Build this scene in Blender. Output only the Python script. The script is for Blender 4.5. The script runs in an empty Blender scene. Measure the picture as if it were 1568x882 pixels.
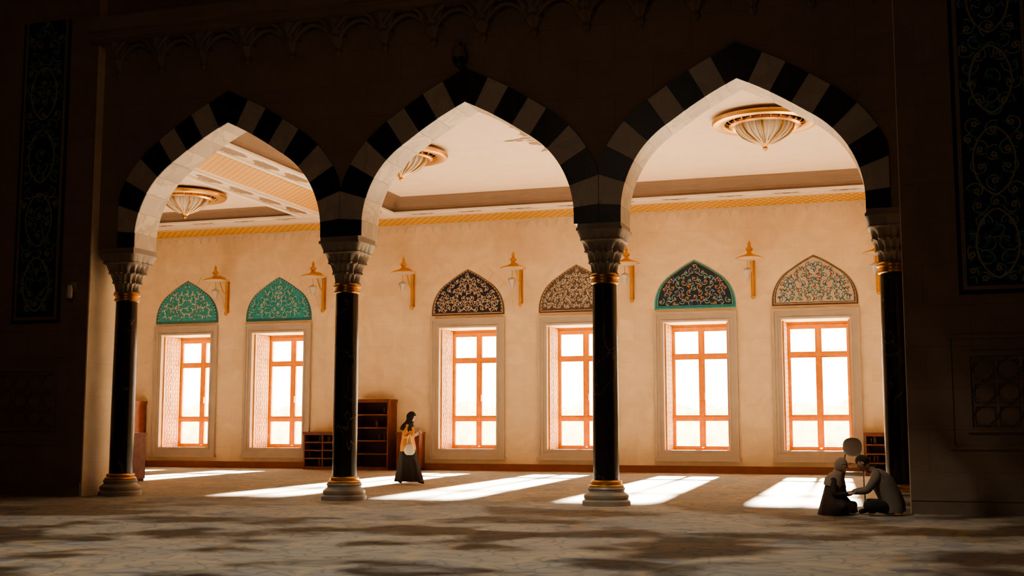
import bpy, math, random
from mathutils import Vector, Matrix
random.seed(7)
sc=bpy.context.scene
pi=math.pi
# ------------------------------------------------------------------ materials
def newmat(name):
    m=bpy.data.materials.new(name); m.use_nodes=True
    nt=m.node_tree; return m,nt,nt.nodes['Principled BSDF']
def N(nt,t,**k):
    n=nt.nodes.new(t)
    for a,b in k.items():
        if hasattr(n,a): setattr(n,a,b)
        else: n.inputs[a.replace('_',' ')].default_value=b
    return n
def c4(c): return (min(c[0],1),min(c[1],1),min(c[2],1),1)
def mat(name,col,rough=.6,metal=0,var=.12,scale=3,bump=0,bscale=30,spec=.5):
    m,nt,b=newmat(name)
    tc=N(nt,'ShaderNodeTexCoord')
    no=N(nt,'ShaderNodeTexNoise',Scale=scale,Detail=4)
    nt.links.new(tc.outputs['Object'],no.inputs['Vector'])
    r=N(nt,'ShaderNodeValToRGB')
    r.color_ramp.elements[0].position=.3; r.color_ramp.elements[1].position=.7
    r.color_ramp.elements[0].color=c4([x*(1-var) for x in col])
    r.color_ramp.elements[1].color=c4([x*(1+var) for x in col])
    nt.links.new(no.outputs['Fac'],r.inputs['Fac']); nt.links.new(r.outputs['Color'],b.inputs['Base Color'])
    b.inputs['Roughness'].default_value=rough; b.inputs['Metallic'].default_value=metal
    b.inputs['Specular IOR Level'].default_value=spec
    if bump:
        n2=N(nt,'ShaderNodeTexNoise',Scale=bscale,Detail=3); nt.links.new(tc.outputs['Object'],n2.inputs['Vector'])
        bp=N(nt,'ShaderNodeBump',Strength=bump,Distance=.02)
        nt.links.new(n2.outputs['Fac'],bp.inputs['Height']); nt.links.new(bp.outputs['Normal'],b.inputs['Normal'])
    return m
def stonemat(name,col,joint=.12,bw=1.3,bh=.62,rough=.6):
    m,nt,b=newmat(name)
    tc=N(nt,'ShaderNodeTexCoord'); sp=N(nt,'ShaderNodeSeparateXYZ'); cb=N(nt,'ShaderNodeCombineXYZ')
    nt.links.new(tc.outputs['Object'],sp.inputs[0])
    ad=N(nt,'ShaderNodeMath',operation='ADD'); nt.links.new(sp.outputs['X'],ad.inputs[0]); nt.links.new(sp.outputs['Y'],ad.inputs[1])
    nt.links.new(ad.outputs[0],cb.inputs['X']); nt.links.new(sp.outputs['Z'],cb.inputs['Y'])
    br=N(nt,'ShaderNodeTexBrick'); br.inputs['Scale'].default_value=1
    br.inputs['Brick Width'].default_value=bw; br.inputs['Row Height'].default_value=bh
    br.inputs['Mortar Size'].default_value=.006; br.inputs['Mortar Smooth'].default_value=.3
    br.inputs['Color1'].default_value=c4(col); br.inputs['Color2'].default_value=c4([x*.94 for x in col])
    br.inputs['Mortar'].default_value=c4([x*(1-joint) for x in col])
    nt.links.new(cb.outputs[0],br.inputs['Vector'])
    no=N(nt,'ShaderNodeTexNoise',Scale=1.4,Detail=7,Distortion=1.5); nt.links.new(tc.outputs['Object'],no.inputs['Vector'])
    r=N(nt,'ShaderNodeValToRGB'); r.color_ramp.elements[0].position=.35; r.color_ramp.elements[1].position=.65
    r.color_ramp.elements[0].color=(.90,.88,.85,1); r.color_ramp.elements[1].color=(1,1,1,1)
    nt.links.new(no.outputs['Fac'],r.inputs['Fac'])
    mx=N(nt,'ShaderNodeMixRGB',blend_type='MULTIPLY'); mx.inputs[0].default_value=1
    nt.links.new(br.outputs['Color'],mx.inputs[1]); nt.links.new(r.outputs['Color'],mx.inputs[2])
    nt.links.new(mx.outputs[0],b.inputs['Base Color']); b.inputs['Roughness'].default_value=rough
    b.inputs['Specular IOR Level'].default_value=.3
    return m
def marble(name,base,vein,scale=1.5,rough=.25,width=.03):
    m,nt,b=newmat(name)
    tc=N(nt,'ShaderNodeTexCoord')
    no=N(nt,'ShaderNodeTexNoise',Scale=scale,Detail=8,Distortion=1.2); nt.links.new(tc.outputs['Object'],no.inputs['Vector'])
    r=N(nt,'ShaderNodeValToRGB'); e=r.color_ramp.elements
    e[0].position=.5-width; e[0].color=c4(base); e[1].position=.5+width; e[1].color=c4([x*1.1 for x in base])
    k=e.new(.5); k.color=c4(vein)
    nt.links.new(no.outputs['Fac'],r.inputs['Fac']); nt.links.new(r.outputs['Color'],b.inputs['Base Color'])
    b.inputs['Roughness'].default_value=rough
    return m
def carpetmat():
    m,nt,b=newmat('carpet_floral')
    tc=N(nt,'ShaderNodeTexCoord')
    w=N(nt,'ShaderNodeTexNoise',Scale=.9,Detail=2); nt.links.new(tc.outputs['Object'],w.inputs['Vector'])
    sc1=N(nt,'ShaderNodeVectorMath',operation='SCALE'); sc1.inputs['Scale'].default_value=1.1
    nt.links.new(w.outputs['Color'],sc1.inputs[0])
    ad=N(nt,'ShaderNodeVectorMath',operation='ADD'); nt.links.new(tc.outputs['Object'],ad.inputs[0]); nt.links.new(sc1.outputs[0],ad.inputs[1])
    def vor(scale,feat):
        v=N(nt,'ShaderNodeTexVoronoi',feature=feat,Scale=scale); nt.links.new(ad.outputs[0],v.inputs['Vector']); return v
    def ramp(src,p0,c0,p1,c1):
        r=N(nt,'ShaderNodeValToRGB'); e=r.color_ramp.elements
        e[0].position=p0;e[0].color=c4(c0);e[1].position=p1;e[1].color=c4(c1)
        nt.links.new(src,r.inputs['Fac']); return r
    big=ramp(vor(.55,'DISTANCE_TO_EDGE').outputs['Distance'],.015,(1,1,1),.05,(0,0,0))
    sm=ramp(vor(3.2,'DISTANCE_TO_EDGE').outputs['Distance'],.03,(1,1,1),.09,(0,0,0))
    fl=ramp(vor(1.1,'F1').outputs['Distance'],.16,(1,1,1),.22,(0,0,0))
    n=N(nt,'ShaderNodeTexNoise',Scale=.35,Detail=3); nt.links.new(tc.outputs['Object'],n.inputs['Vector'])
    bs=ramp(n.outputs['Fac'],.42,(.36,.305,.24),.6,(.30,.28,.25))
    def mix(f,a,col,amt):
        x=N(nt,'ShaderNodeMixRGB'); q=N(nt,'ShaderNodeMath',operation='MULTIPLY'); q.inputs[1].default_value=amt
        nt.links.new(f,q.inputs[0]); nt.links.new(q.outputs[0],x.inputs[0]); nt.links.new(a,x.inputs[1]); x.inputs[2].default_value=c4(col); return x.outputs[0]
    c=mix(sm.outputs[0],bs.outputs[0],(.15,.155,.165),.5)
    c=mix(big.outputs[0],c,(.48,.37,.24),.5)
    c=mix(fl.outputs[0],c,(.10,.14,.21),.5)
    nt.links.new(c,b.inputs['Base Color']); b.inputs['Roughness'].default_value=.9
    b.inputs['Specular IOR Level'].default_value=.2
    n2=N(nt,'ShaderNodeTexNoise',Scale=90); nt.links.new(tc.outputs['Object'],n2.inputs['Vector'])
    bp=N(nt,'ShaderNodeBump',Strength=.4,Distance=.01); nt.links.new(n2.outputs['Fac'],bp.inputs['Height']); nt.links.new(bp.outputs['Normal'],b.inputs['Normal'])
    return m
def latticemat(name,c0,c1,scale):
    m,nt,b=newmat(name); tc=N(nt,'ShaderNodeTexCoord')
    outs=[]
    for ang in (45,-45):
        mp=N(nt,'ShaderNodeMapping'); mp.inputs['Rotation'].default_value=(0,0,math.radians(ang))
        nt.links.new(tc.outputs['Object'],mp.inputs['Vector'])
        wv=N(nt,'ShaderNodeTexWave',Scale=scale); nt.links.new(mp.outputs[0],wv.inputs['Vector']); outs.append(wv.outputs['Fac'])
    mx=N(nt,'ShaderNodeMath',operation='MAXIMUM'); nt.links.new(outs[0],mx.inputs[0]); nt.links.new(outs[1],mx.inputs[1])
    r=N(nt,'ShaderNodeValToRGB'); r.color_ramp.elements[0].position=.8; r.color_ramp.elements[1].position=.93
    r.color_ramp.elements[0].color=c4(c0); r.color_ramp.elements[1].color=c4(c1)
    nt.links.new(mx.outputs[0],r.inputs['Fac']); nt.links.new(r.outputs['Color'],b.inputs['Base Color']); b.inputs['Roughness'].default_value=.6
    return m
M=dict(
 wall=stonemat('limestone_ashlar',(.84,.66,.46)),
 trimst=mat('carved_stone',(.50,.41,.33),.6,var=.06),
 hall=stonemat('shadowed_hall_stone',(.30,.22,.165),.25),  # darker copy of the wall stone, the hall's shade put into it
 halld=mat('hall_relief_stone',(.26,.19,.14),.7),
 carpet=carpetmat(),
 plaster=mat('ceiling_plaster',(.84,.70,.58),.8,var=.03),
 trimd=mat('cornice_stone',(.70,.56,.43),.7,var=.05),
 cove=mat('shaded_cove_brown',(.28,.19,.135),.8,var=.05),  # recess shade put into the cove's brown colour
 white=mat('moulding_plaster',(.88,.79,.69),.7,var=.03),
 yellow=latticemat('yellow_lattice_fresco',(.80,.44,.09),(.50,.26,.06),2.0),
 orn=mat('ornament_brown',(.26,.15,.08),.6),
 blk=marble('black_marble',(.012,.010,.009),(.10,.065,.045),.8,.2,.006),
 blkv=marble('black_voussoir_marble',(.014,.012,.011),(.05,.04,.03),2,.35,.01),
 wv=marble('grey_voussoir_marble',(.44,.38,.32),(.52,.46,.38),2,.4,.05),
 wa=marble('intrados_marble_light',(.72,.60,.47),(.60,.48,.37),1.6,.4,.06),
 wb=marble('intrados_marble_grey',(.54,.44,.35),(.64,.53,.43),1.6,.4,.06),
 cap=mat('carved_marble_capital',(.33,.27,.22),.5,var=.1),
 basest=mat('column_base_stone',(.30,.25,.20),.45,var=.15),
 gold=mat('polished_gold',(.58,.33,.12),.32,1,var=.08),
 brass=mat('aged_brass',(.66,.36,.09),.4,.6,var=.1),
 wood=mat('honey_oak_frame',(.54,.23,.04),.45,var=.12,scale=8),
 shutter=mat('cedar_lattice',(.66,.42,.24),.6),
 shutterd=mat('lattice_backing_wood',(.44,.24,.12),.6),  # darker wood of the board behind the lattice
 redwood=mat('mahogany_shelf',(.16,.045,.022),.45,var=.25,scale=6),
 reddark=mat('mahogany_interior',(.06,.02,.012),.6),
 book=mat('book_cloth',(.10,.05,.03),.7,var=.5,scale=12),
 base=mat('skirting_wood',(.30,.11,.05),.5),
 glass=mat('frosted_crystal',(.80,.70,.58),.2,var=.05),
 metalw=mat('white_metal',(.55,.50,.44),.4,.2),
 dark=mat('black_plastic',(.02,.02,.02),.3),
 skin=mat('skin',(.55,.33,.22),.55,var=.05),
 eye=mat('eye_white',(.7,.68,.65),.3,var=.02),
 lip=mat('lips',(.40,.15,.12),.5),
 hair=mat('black_hair',(.02,.015,.012),.6,bump=.6,bscale=120),
 hijab=mat('black_hijab_cloth',(.012,.010,.012),.8),
 jacket=mat('rust_orange_jacket',(.60,.26,.07),.8,bump=.06,bscale=60),
 skirt=mat('dark_skirt_cloth',(.022,.016,.016),.85),
 bag=mat('white_canvas',(.72,.66,.56),.8,bump=.1),
 shirt=mat('grey_shirt_cloth',(.21,.17,.135),.85,bump=.06,bscale=60),
 trous=mat('dark_trousers',(.03,.025,.025),.85),
 scarf=mat('beige_scarf',(.31,.22,.16),.85,bump=.06,bscale=60),
 robe=mat('dark_brown_robe',(.06,.035,.028),.85),
 ground=mat('sunlit_paving',(.75,.70,.58),.9,scale=.3),
 leaf=mat('hazy_hedge_leaves',(.62,.62,.42),.8,var=.25,scale=2,bump=1,bscale=6),
 chairg=mat('chair_upholstery',(.12,.10,.085),.7),
)
# ------------------------------------------------------------------ mesh builder
class MB:
    def __init__(s): s.v=[];s.f=[];s.m=[]
    def add(s,vs,fs,mi=0):
        o=len(s.v); s.v+= [tuple(p) for p in vs]
        for f in fs: s.f.append(tuple(i+o for i in f)); s.m.append(mi)
    def box(s,x0,x1,y0,y1,z0,z1,mi=0):
        s.add([(x0,y0,z0),(x1,y0,z0),(x1,y1,z0),(x0,y1,z0),(x0,y0,z1),(x1,y0,z1),(x1,y1,z1),(x0,y1,z1)],
              [(0,3,2,1),(4,5,6,7),(0,1,5,4),(1,2,6,5),(2,3,7,6),(3,0,4,7)],mi)
    def prism(s,poly,y0,y1,mi=0):   # poly in (x,z)
        n=len(poly)
        vs=[(x,y0,z) for x,z in poly]+[(x,y1,z) for x,z in poly]
        fs=[tuple(range(n)),tuple(range(2*n-1,n-1,-1))]+[(i,i+n,(i+1)%n+n,(i+1)%n) for i in range(n)]
        s.add(vs,fs,mi)
    def lathe(s,prof,c,n=32,mi=0,rf=None,a0=0,a1=2*pi):
        full=abs(a1-a0-2*pi)<1e-6; k=n if full else n+1
        vs=[]
        for j,(r,z) in enumerate(prof):
            for i in range(k):
                a=a0+(a1-a0)*i/n
                rr=r*(rf(a,z) if rf else 1)
                vs.append((c[0]+rr*math.cos(a),c[1]+rr*math.sin(a),c[2]+z))
        fs=[]
        for j in range(len(prof)-1):
            for i in range(n):
                i2=(i+1)%k if full else i+1
                fs.append((j*k+i,j*k+i2,(j+1)*k+i2,(j+1)*k+i))
        if full:
            fs.append(tuple(range(k))[::-1]); fs.append(tuple((len(prof)-1)*k+i for i in range(k)))
        s.add(vs,fs,mi)
    def tube(s,path,r,n=8,mi=0,closed=False):
        P=[Vector(p) for p in path]; L=len(P); vs=[]
        rs=r if isinstance(r,(list,tuple)) else [r]*L
        up=Vector((0,0,1))
        for i,p in enumerate(P):
            a=P[(i-1)%L] if (closed or i>0) else p; b=P[(i+1)%L] if (closed or i<L-1) else p
            t=(b-a).normalized(); u=t.cross(up)
            if u.length<1e-3: u=t.cross(Vector((1,0,0)))
            u.normalize(); w=t.cross(u)
            for k in range(n):
                an=2*pi*k/n; vs.append(p+u*math.cos(an)*rs[i]+w*math.sin(an)*rs[i])
        fs=[]
        for i in range(L if closed else L-1):
            for k in range(n):
                j=(i+1)%L; fs.append((i*n+k,i*n+(k+1)%n,j*n+(k+1)%n,j*n+k))
        if not closed: fs+= [tuple(range(n))[::-1],tuple((L-1)*n+k for k in range(n))]
        s.add(vs,fs,mi)
    def ell(s,c,r,mi=0,n=16,m=10,R=None):
        vs=[];fs=[]
        for j in range(m+1):
            t=pi*j/m
            for i in range(n):
                a=2*pi*i/n; p=Vector((r[0]*math.sin(t)*math.cos(a),r[1]*math.sin(t)*math.sin(a),r[2]*math.cos(t)))
                if R: p=R@p
                vs.append(Vector(c)+p)
        for j in range(m):
            for i in range(n): fs.append((j*n+i,(j+1)*n+i,(j+1)*n+(i+1)%n,j*n+(i+1)%n))
        s.add(vs,fs,mi)
    def loft(s,rings,n=28,mi=0,fold=None,side=Vector((0,1,0))):
        C=[Vector(r[0]) for r in rings]; vs=[]
        for i,(c,rf,rs) in enumerate(rings):
            a=C[max(i-1,0)]; b=C[min(i+1,len(C)-1)]; t=(b-a).normalized(); fr=side.cross(t).normalized(); sd=t.cross(fr).normalized()
            for k in range(n):
                an=2*pi*k/n; q=1
                if fold: q=1+fold[0]*(1-i/(len(C)-1))*math.sin(fold[1]*an+fold[2]*i)
                vs.append(C[i]+fr*math.cos(an)*rf*q+sd*math.sin(an)*rs*q)
        fs=[]
        for i in range(len(C)-1):
            for k in range(n): fs.append((i*n+k,i*n+(k+1)%n,(i+1)*n+(k+1)%n,(i+1)*n+k))
        fs+=[tuple(range(n))[::-1],tuple((len(C)-1)*n+k for k in range(n))]
        s.add(vs,fs,mi)
    def obj(s,name,mats,smooth=False,parent=None,ang=35):
        me=bpy.data.meshes.new(name); me.from_pydata(s.v,[],s.f)
        for m in mats: me.materials.append(m)
        me.polygons.foreach_set('material_index',s.m)
        if smooth:
            me.polygons.foreach_set('use_smooth',[True]*len(me.polygons)); me.update()
            me.set_sharp_from_angle(angle=math.radians(ang))
        me.update()
        o=bpy.data.objects.new(name,me); sc.collection.objects.link(o)
        if parent: o.parent=parent
        return o
# ------------------------------------------------------------------ key dimensions (metres)
COL=[-14.12,-9.47,-4.71,-.07]; YF,YB=19.37,20.05; YC=19.71
ZS=4.66; HW=1.95; RISE=2.26
WIN=[-21.97,-18.65,-12.3,-8.93,-5.49,-2.2,1.35]  # last window is out of view, added for its daylight
YW=33.9; YG=34.92; YO=35.2
PX=-14.58
def half_profile():
    pts=[]
    ex,ez=.25+1.7*math.cos(pi/3),.15+1.7*math.sin(pi/3)
    n=14
    for i in range(n):
        t=i/n; x=ex*t; z=2.26+(ez-2.26)*t+.035*math.sin(pi*t); pts.append((x,z))
    for i in range(25):
        a=pi/3*(1-i/24); pts.append((.25+1.7*math.cos(a),.15+1.7*math.sin(a)))
    pts.append((1.95,0)); return pts
HP=half_profile()
HS=[0]
for i in range(1,len(HP)): HS.append(HS[-1]+math.dist(HP[i],HP[i-1]))
SL=HS[-1]
def P(s):
    s=max(0,min(SL,s))
    for i in range(1,len(HS)):
        if s<=HS[i]+1e-9:
            t=(s-HS[i-1])/max(1e-9,HS[i]-HS[i-1]); a,b=HP[i-1],HP[i]
            return (a[0]+(b[0]-a[0])*t,a[1]+(b[1]-a[1])*t)
    return HP[-1]
def Nn(s):
    a=P(s-.03) if s>.03 else P(0); b=P(s+.03) if s<SL-.03 else P(SL)
    dx,dz=b[0]-a[0],b[1]-a[1]; L=math.hypot(dx,dz) or 1
    return (-dz/L,dx/L)
def off(s,t):
    p=P(s); n=Nn(s)
    if s<1e-6: return (0,p[1]+t/math.cos(math.radians(28)))
    return (p[0]+n[0]*t,p[1]+n[1]*t)
def archpoly(hw,rise,t=0,n=24):
    R=[off(SL*(1-i/n),t) for i in range(n+1)]
    pts=R+[(-x,z) for x,z in R[:-1][::-1]]
    kx,kz=hw/HW,rise/RISE
    return [(x*kx,z*kz) for x,z in pts]
# ------------------------------------------------------------------ room shell
b=MB(); b.box(-28,11,-9,35.3,-.2,0); b.obj('floor',[M['carpet']])
b=MB(); x0,x1=-27.5,5.5
b.box(x0,x1,YW,YO,-.1,.6); b.box(x0,x1,YW,YO,4.22,8.6)
xs=[x0]
for c in WIN: xs+=[c-.9,c+.9]
xs.append(x1)
for i in range(0,len(xs),2): b.box(xs[i],xs[i+1],YW,YO,.6,4.22)
b.obj('wall_back',[M['wall']])
b=MB(); b.box(-27.5,-27.2,20.5,35.2,0,8.6); b.obj('wall_left',[M['wall']])
b=MB(); b.box(5.2,5.5,20.5,35.2,0,8.6); b.obj('wall_right',[M['wall']])
b=MB(); ZT=12
for k in range(3):
    cx=(COL[k]+COL[k+1])/2; hb=(COL[k+1]-COL[k])/2
    pr=[(x,z) for x,z in archpoly(HW,RISE,.2,20)]
    pr=pr[::-1]
    for i in range(len(pr)-1):
        (xa,za),(xb,zb)=pr[i],pr[i+1]
        if xb-xa<1e-5: continue
        b.add([(cx+xa,YF,ZS+za),(cx+xb,YF,ZS+zb),(cx+xb,YF,ZT),(cx+xa,YF,ZT)],[(0,1,2,3)])
        b.add([(cx+xa,YB,ZS+za),(cx+xb,YB,ZS+zb),(cx+xb,YB,ZT),(cx+xa,YB,ZT)],[(3,2,1,0)],1)
    for sx in (-1,1):
        xa,xb=sorted((cx+sx*2.15,cx+sx*hb)); b.box(xa,xb,YF,YB,ZS+.01,ZT)
b.box(-14.7,COL[0],YF,YB,ZS,ZT); b.box(COL[3],.2,YF,YB,ZS,ZT)
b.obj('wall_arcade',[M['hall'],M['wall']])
SB=[.195,.585,.975,1.365,1.755,2.145,2.535,2.925,SL]
b=MB()
def vouss(cx,hb,sa,sb,side,mi_body,mi_face,n=4):
    inn=[P(sa+(sb-sa)*i/n) for i in range(n+1)]; out=[off(sa+(sb-sa)*i/n,.54) for i in range(n+1)]
    out=[(min(x,hb-.004),z) for x,z in out]
    for i in range(n):
        q=[inn[i],inn[i+1],out[i+1],out[i]]; q=[(cx+side*x,ZS+z) for x,z in q]
        if side<0:q=q[::-1]
        b.prism(q,YF-.01,YB+.01,mi_body); b.prism(q,YF-.035,YF-.01,mi_face)
for k in range(3):
    cx=(COL[k]+COL[k+1])/2; hb=(COL[k+1]-COL[k])/2
    for side in (1,-1):
        vouss(cx,hb,0,SB[0],side,1,2)
        for i in range(len(SB)-1):
            bl=(i%2==1)
            vouss(cx,hb,SB[i]+.004,SB[i+1],side,1 if bl else 0,2 if bl else 3)
b.obj('trim_arch_voussoirs',[M['wa'],M['wb'],M['blkv'],M['wv']])
def pier(name,x0,x1,inner):
    b=MB(); b.box(x0,x1,19.15,20.5,0,ZT,0)
    if inner>0: b.box(x1-.001,x1+.012,19.17,20.5,0,ZT,1)  # inner side in lighter stone, the window light put into its colour
    else: b.box(x0-.012,x0+.001,19.17,20.5,0,ZT,1)
    return b.obj(name,[M['hall'],M['wall']])
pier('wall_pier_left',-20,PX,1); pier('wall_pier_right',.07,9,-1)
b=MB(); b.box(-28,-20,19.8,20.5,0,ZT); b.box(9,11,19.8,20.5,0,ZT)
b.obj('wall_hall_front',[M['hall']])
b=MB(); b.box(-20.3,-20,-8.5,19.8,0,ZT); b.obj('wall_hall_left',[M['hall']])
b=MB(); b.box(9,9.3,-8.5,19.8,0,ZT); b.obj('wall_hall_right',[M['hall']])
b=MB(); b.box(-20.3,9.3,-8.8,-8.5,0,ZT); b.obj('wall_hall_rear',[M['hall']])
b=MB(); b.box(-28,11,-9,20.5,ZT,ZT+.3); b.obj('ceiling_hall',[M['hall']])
b=MB(); b.box(-27.2,5.2,YW-.04,YW,0,.17); b.box(-27.2,5.2,YW-.055,YW,.17,.2); b.obj('baseboard_back',[M['base']])
for nm,x0,x1 in (('baseboard_left',-20,PX),('baseboard_right',.07,9)):
    b=MB(); b.box(x0,x1,19.11,19.15,0,.2); b.box(x0,x1,19.1,19.15,.2,.24); b.obj(nm,[M['halld']])
# muqarnas cornice in the hall
b=MB(); x=-14.2
b.box(PX,.07,18.72,YF,8.75,9.0); b.box(PX,.07,18.85,YF,8.62,8.75)
while x<0:
    prof=[(0.001,7.93),(.05,7.97),(.09,8.05),(.07,8.12),(.14,8.2),(.19,8.3),(.17,8.36),(.27,8.45),(.33,8.58),(.34,8.66)]
    b.lathe(prof,(x,YF,0),20,0,rf=lambda a,z:1-.12*abs(math.sin(4*a)),a0=pi,a1=2*pi)
    pts=[]
    for i in range(9):
        t=i/8; pts.append((x+.07+.79*t, YF-.12, 8.28+.30*math.sin(pi*t)**.8))
    b.tube(pts,.045,6,0)
    pts=[(p[0],YF-.26,p[2]+.12) for p in pts]; b.tube(pts,.045,6,0)
    x+=.93
b.obj('trim_muqarnas_cornice',[M['hall']],True)
# ------------------------------------------------------------------ columns
def column(cx):
    b=MB(); c=(cx,YC,0)
    b.lathe([(.40,0),(.40,.07),(.385,.08),(.36,.10),(.375,.13),(.37,.17),(.33,.20),(.30,.22),(.30,.25),(.315,.27),(.30,.30)],c,40,0)
    b.lathe([(.285,.30),(.295,.315),(.275,.34),(.25,.35),(.262,.375),(.262,.39),(.24,.41)],c,40,1)
    b.lathe([(.215,.41),(.217,1.4),(.212,2.4),(.200,3.68)],c,40,2)
    b.lathe([(.205,3.66),(.235,3.68),(.235,3.71),(.215,3.73),(.215,3.76),(.25,3.78),(.25,3.81),(.225,3.84)],c,40,1)
    n=128; K=44; z0,z1=3.83,4.56; vs=[];fs=[]
    for j in range(K+1):
        t=j/K; z=z0+(z1-z0)*t
        tier=min(3,int(t*4)); ft=t*4-tier
        R=.215+.155*(t**1.5)+.03*(tier)/3
        for i in range(n):
            a=2*pi*i/n; ca,sa=abs(math.cos(a)),abs(math.sin(a))
            e=2+8*t*t; sq=1/((ca**e+sa**e)**(1/e)); 
            cell=abs(math.sin(8*a+(pi/2 if tier%2 else 0)))
            g=.42*(1-ft)**.7*(1-cell)**.6 if tier<3 else .10*(1-cell)*(1-ft)
            r=R*sq*(1-g*.55)+.022*(1 if ft<.12 else 0)
            vs.append((cx+r*math.cos(a),YC+r*math.sin(a),z))
    for j in range(K):
        for i in range(n): fs.append((j*n+i,j*n+(i+1)%n,(j+1)*n+(i+1)%n,(j+1)*n+i))
    b.add(vs,fs,3)
    b.box(cx-.39,cx+.39,YC-.39,YC+.39,4.54,4.59,3); b.box(cx-.37,cx+.37,YC-.37,YC+.37,4.59,ZS,3)
    return b.obj('marble_column',[M['basest'],M['gold'],M['blk'],M['cap']],True)
for cx in COL: column(cx)
# ------------------------------------------------------------------ flat ornaments
def strip(b,path,w,y,mi):
    vs=[]
    L=len(path)
    for i,p in enumerate(path):
        a=path[max(i-1,0)]; q=path[min(i+1,L-1)]; dx,dz=q[0]-a[0],q[1]-a[1]; l=math.hypot(dx,dz) or 1
        nx,nz=-dz/l*w/2,dx/l*w/2
        vs+=[(p[0]+nx,y,p[1]+nz),(p[0]-nx,y,p[1]-nz)]
    b.add(vs,[(2*i,2*i+1,2*i+3,2*i+2) for i in range(L-1)],mi)
def flower(b,x,z,r,y,mi,mi2,pet=6,rot=0):
    vs=[]
    for i in range(pet*4):
        a=rot+2*pi*i/(pet*4); rr=r*(.62+.38*abs(math.cos(pet*(a-rot)/2))); vs.append((x+rr*math.cos(a),y,z+rr*math.sin(a)))
    b.add(vs,[tuple(range(len(vs)))],mi)
    b.add([(x+.35*r*math.cos(2*pi*i/8),y-.003,z+.35*r*math.sin(2*pi*i/8)) for i in range(8)],[tuple(range(8))],mi2)
def leaf(b,x,z,l,a,y,mi):
    vs=[]
    for i in range(10):
        t=2*pi*i/10; u=l*math.cos(t)*.5; v=l*.22*math.sin(t)*(1-.4*math.cos(t)); vs.append((x+u*math.cos(a)-v*math.sin(a),y,z+u*math.sin(a)+v*math.cos(a)))
    b.add(vs,[tuple(range(10))],mi)
def ornament(b,inside,bb,y,mi_fl,mi_ct,mi_leaf,mi_vine,rng,d=.14,s=1,cx=0,mi_fl2=None):
    if mi_fl2 is None: mi_fl2=mi_fl
    pts=[]; tries=0
    while tries<2500:
        tries+=1
        x=rng.uniform(0,bb[1]); z=rng.uniform(bb[2],bb[3])
        if x<d*.35: x=0
        if not inside(x,z,.4*d) : continue
        if any((x-p[0])**2+(z-p[1])**2<d*d for p in pts) or (x>0 and x<d*.5): continue
        pts.append((x,z))
    for (x,z) in pts:
        k=rng.random(); rot=rng.uniform(0,6.28); sp=rng.choice((-1,1)); fm=mi_fl if rng.random()<.6 else mi_fl2; pt=rng.choice((5,6,8))
        for sx in ((1,-1) if x>0 else (1,)):
            X=cx+sx*x
            path=[]
            for i in range(15):
                t=i/14; a=rot+sp*t*4.6; r=d*(.75-.5*t); path.append((x+r*math.cos(a),z+r*math.sin(a)))
            path=[p for p in path if inside(abs(p[0]),p[1],.01)]
            if len(path)>3: strip(b,[(cx+sx*p[0],p[1]) for p in path],.016*s,y,mi_vine)
            for q in range(3):
                a=rot+q*2.1; lx=x+d*.48*math.cos(a); lz=z+d*.48*math.sin(a)
                if inside(abs(lx),lz,.02): leaf(b,cx+sx*lx,lz,d*.42,(a+.8) if sx>0 else pi-(a+.8),y-.003,mi_leaf)
            if k<.75: flower(b,X,z,d*.27,y-.006,fm,mi_ct,pt,rot)
            else: leaf(b,X,z,d*.7,rot if sx>0 else pi-rot,y-.006,mi_leaf)
def tm(n,c): return mat('glazed_tile_'+n,c,.25,var=.15,scale=9)
T=dict(pan=tm('grey_green',(.30,.32,.25)),turq=tm('turquoise',(.04,.33,.36)),turqd=tm('deep_turquoise',(.02,.20,.23)),wht=tm('cream',(.62,.55,.46)),navy=tm('navy',(.02,.025,.05)),
 grn=tm('green',(.05,.22,.16)),dgrn=tm('dark_green',(.010,.032,.045)),red=tm('brick_red',(.36,.09,.05)),brn=tm('brown',(.14,.07,.04)),gld=tm('ochre',(.55,.33,.10)),blu=tm('cobalt',(.04,.10,.28)),sand=tm('sand',(.54,.43,.32)),gbr=tm('grey_brown',(.11,.085,.075)))
LUN=[('turq','turqd','wht','gld','wht','turqd','brn','grn',.17),('turq','turqd','wht','turqd','turqd','wht','brn','grn',.16),
     ('navy','brn','wht','red','sand','sand','wht','wht',.125),('gbr','brn','wht','navy','wht','sand','wht','sand',.10),
     ('dgrn','turq','red','gld','blu','sand','navy','turq',.135),('sand','brn','grn','red','blu','turqd','wht','red',.13),
     ('sand','brn','grn','red','blu','turqd','wht','red',.13)]
LB,LR,LHW=4.60,1.38,1.15; LOBJ=[]
def inarch(x,z,m,hw=LHW-.12,r=LR-.15,z0=LB+.09):
    zz=(z-z0-m); 
    if zz<0: return False
    kx=HW/hw; kz=RISE/r; X=(abs(x)+m)*kx; Z=(zz+2*m)*kz
    if X>HW or Z>RISE: return False
    if X<=1.1: top=2.26-(X/1.1)*(2.26-1.622)
    else:
        dd=1.7**2-(X-.25)**2
        if dd<=0: return False
        top=.15+math.sqrt(dd)
    return Z<top
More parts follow.
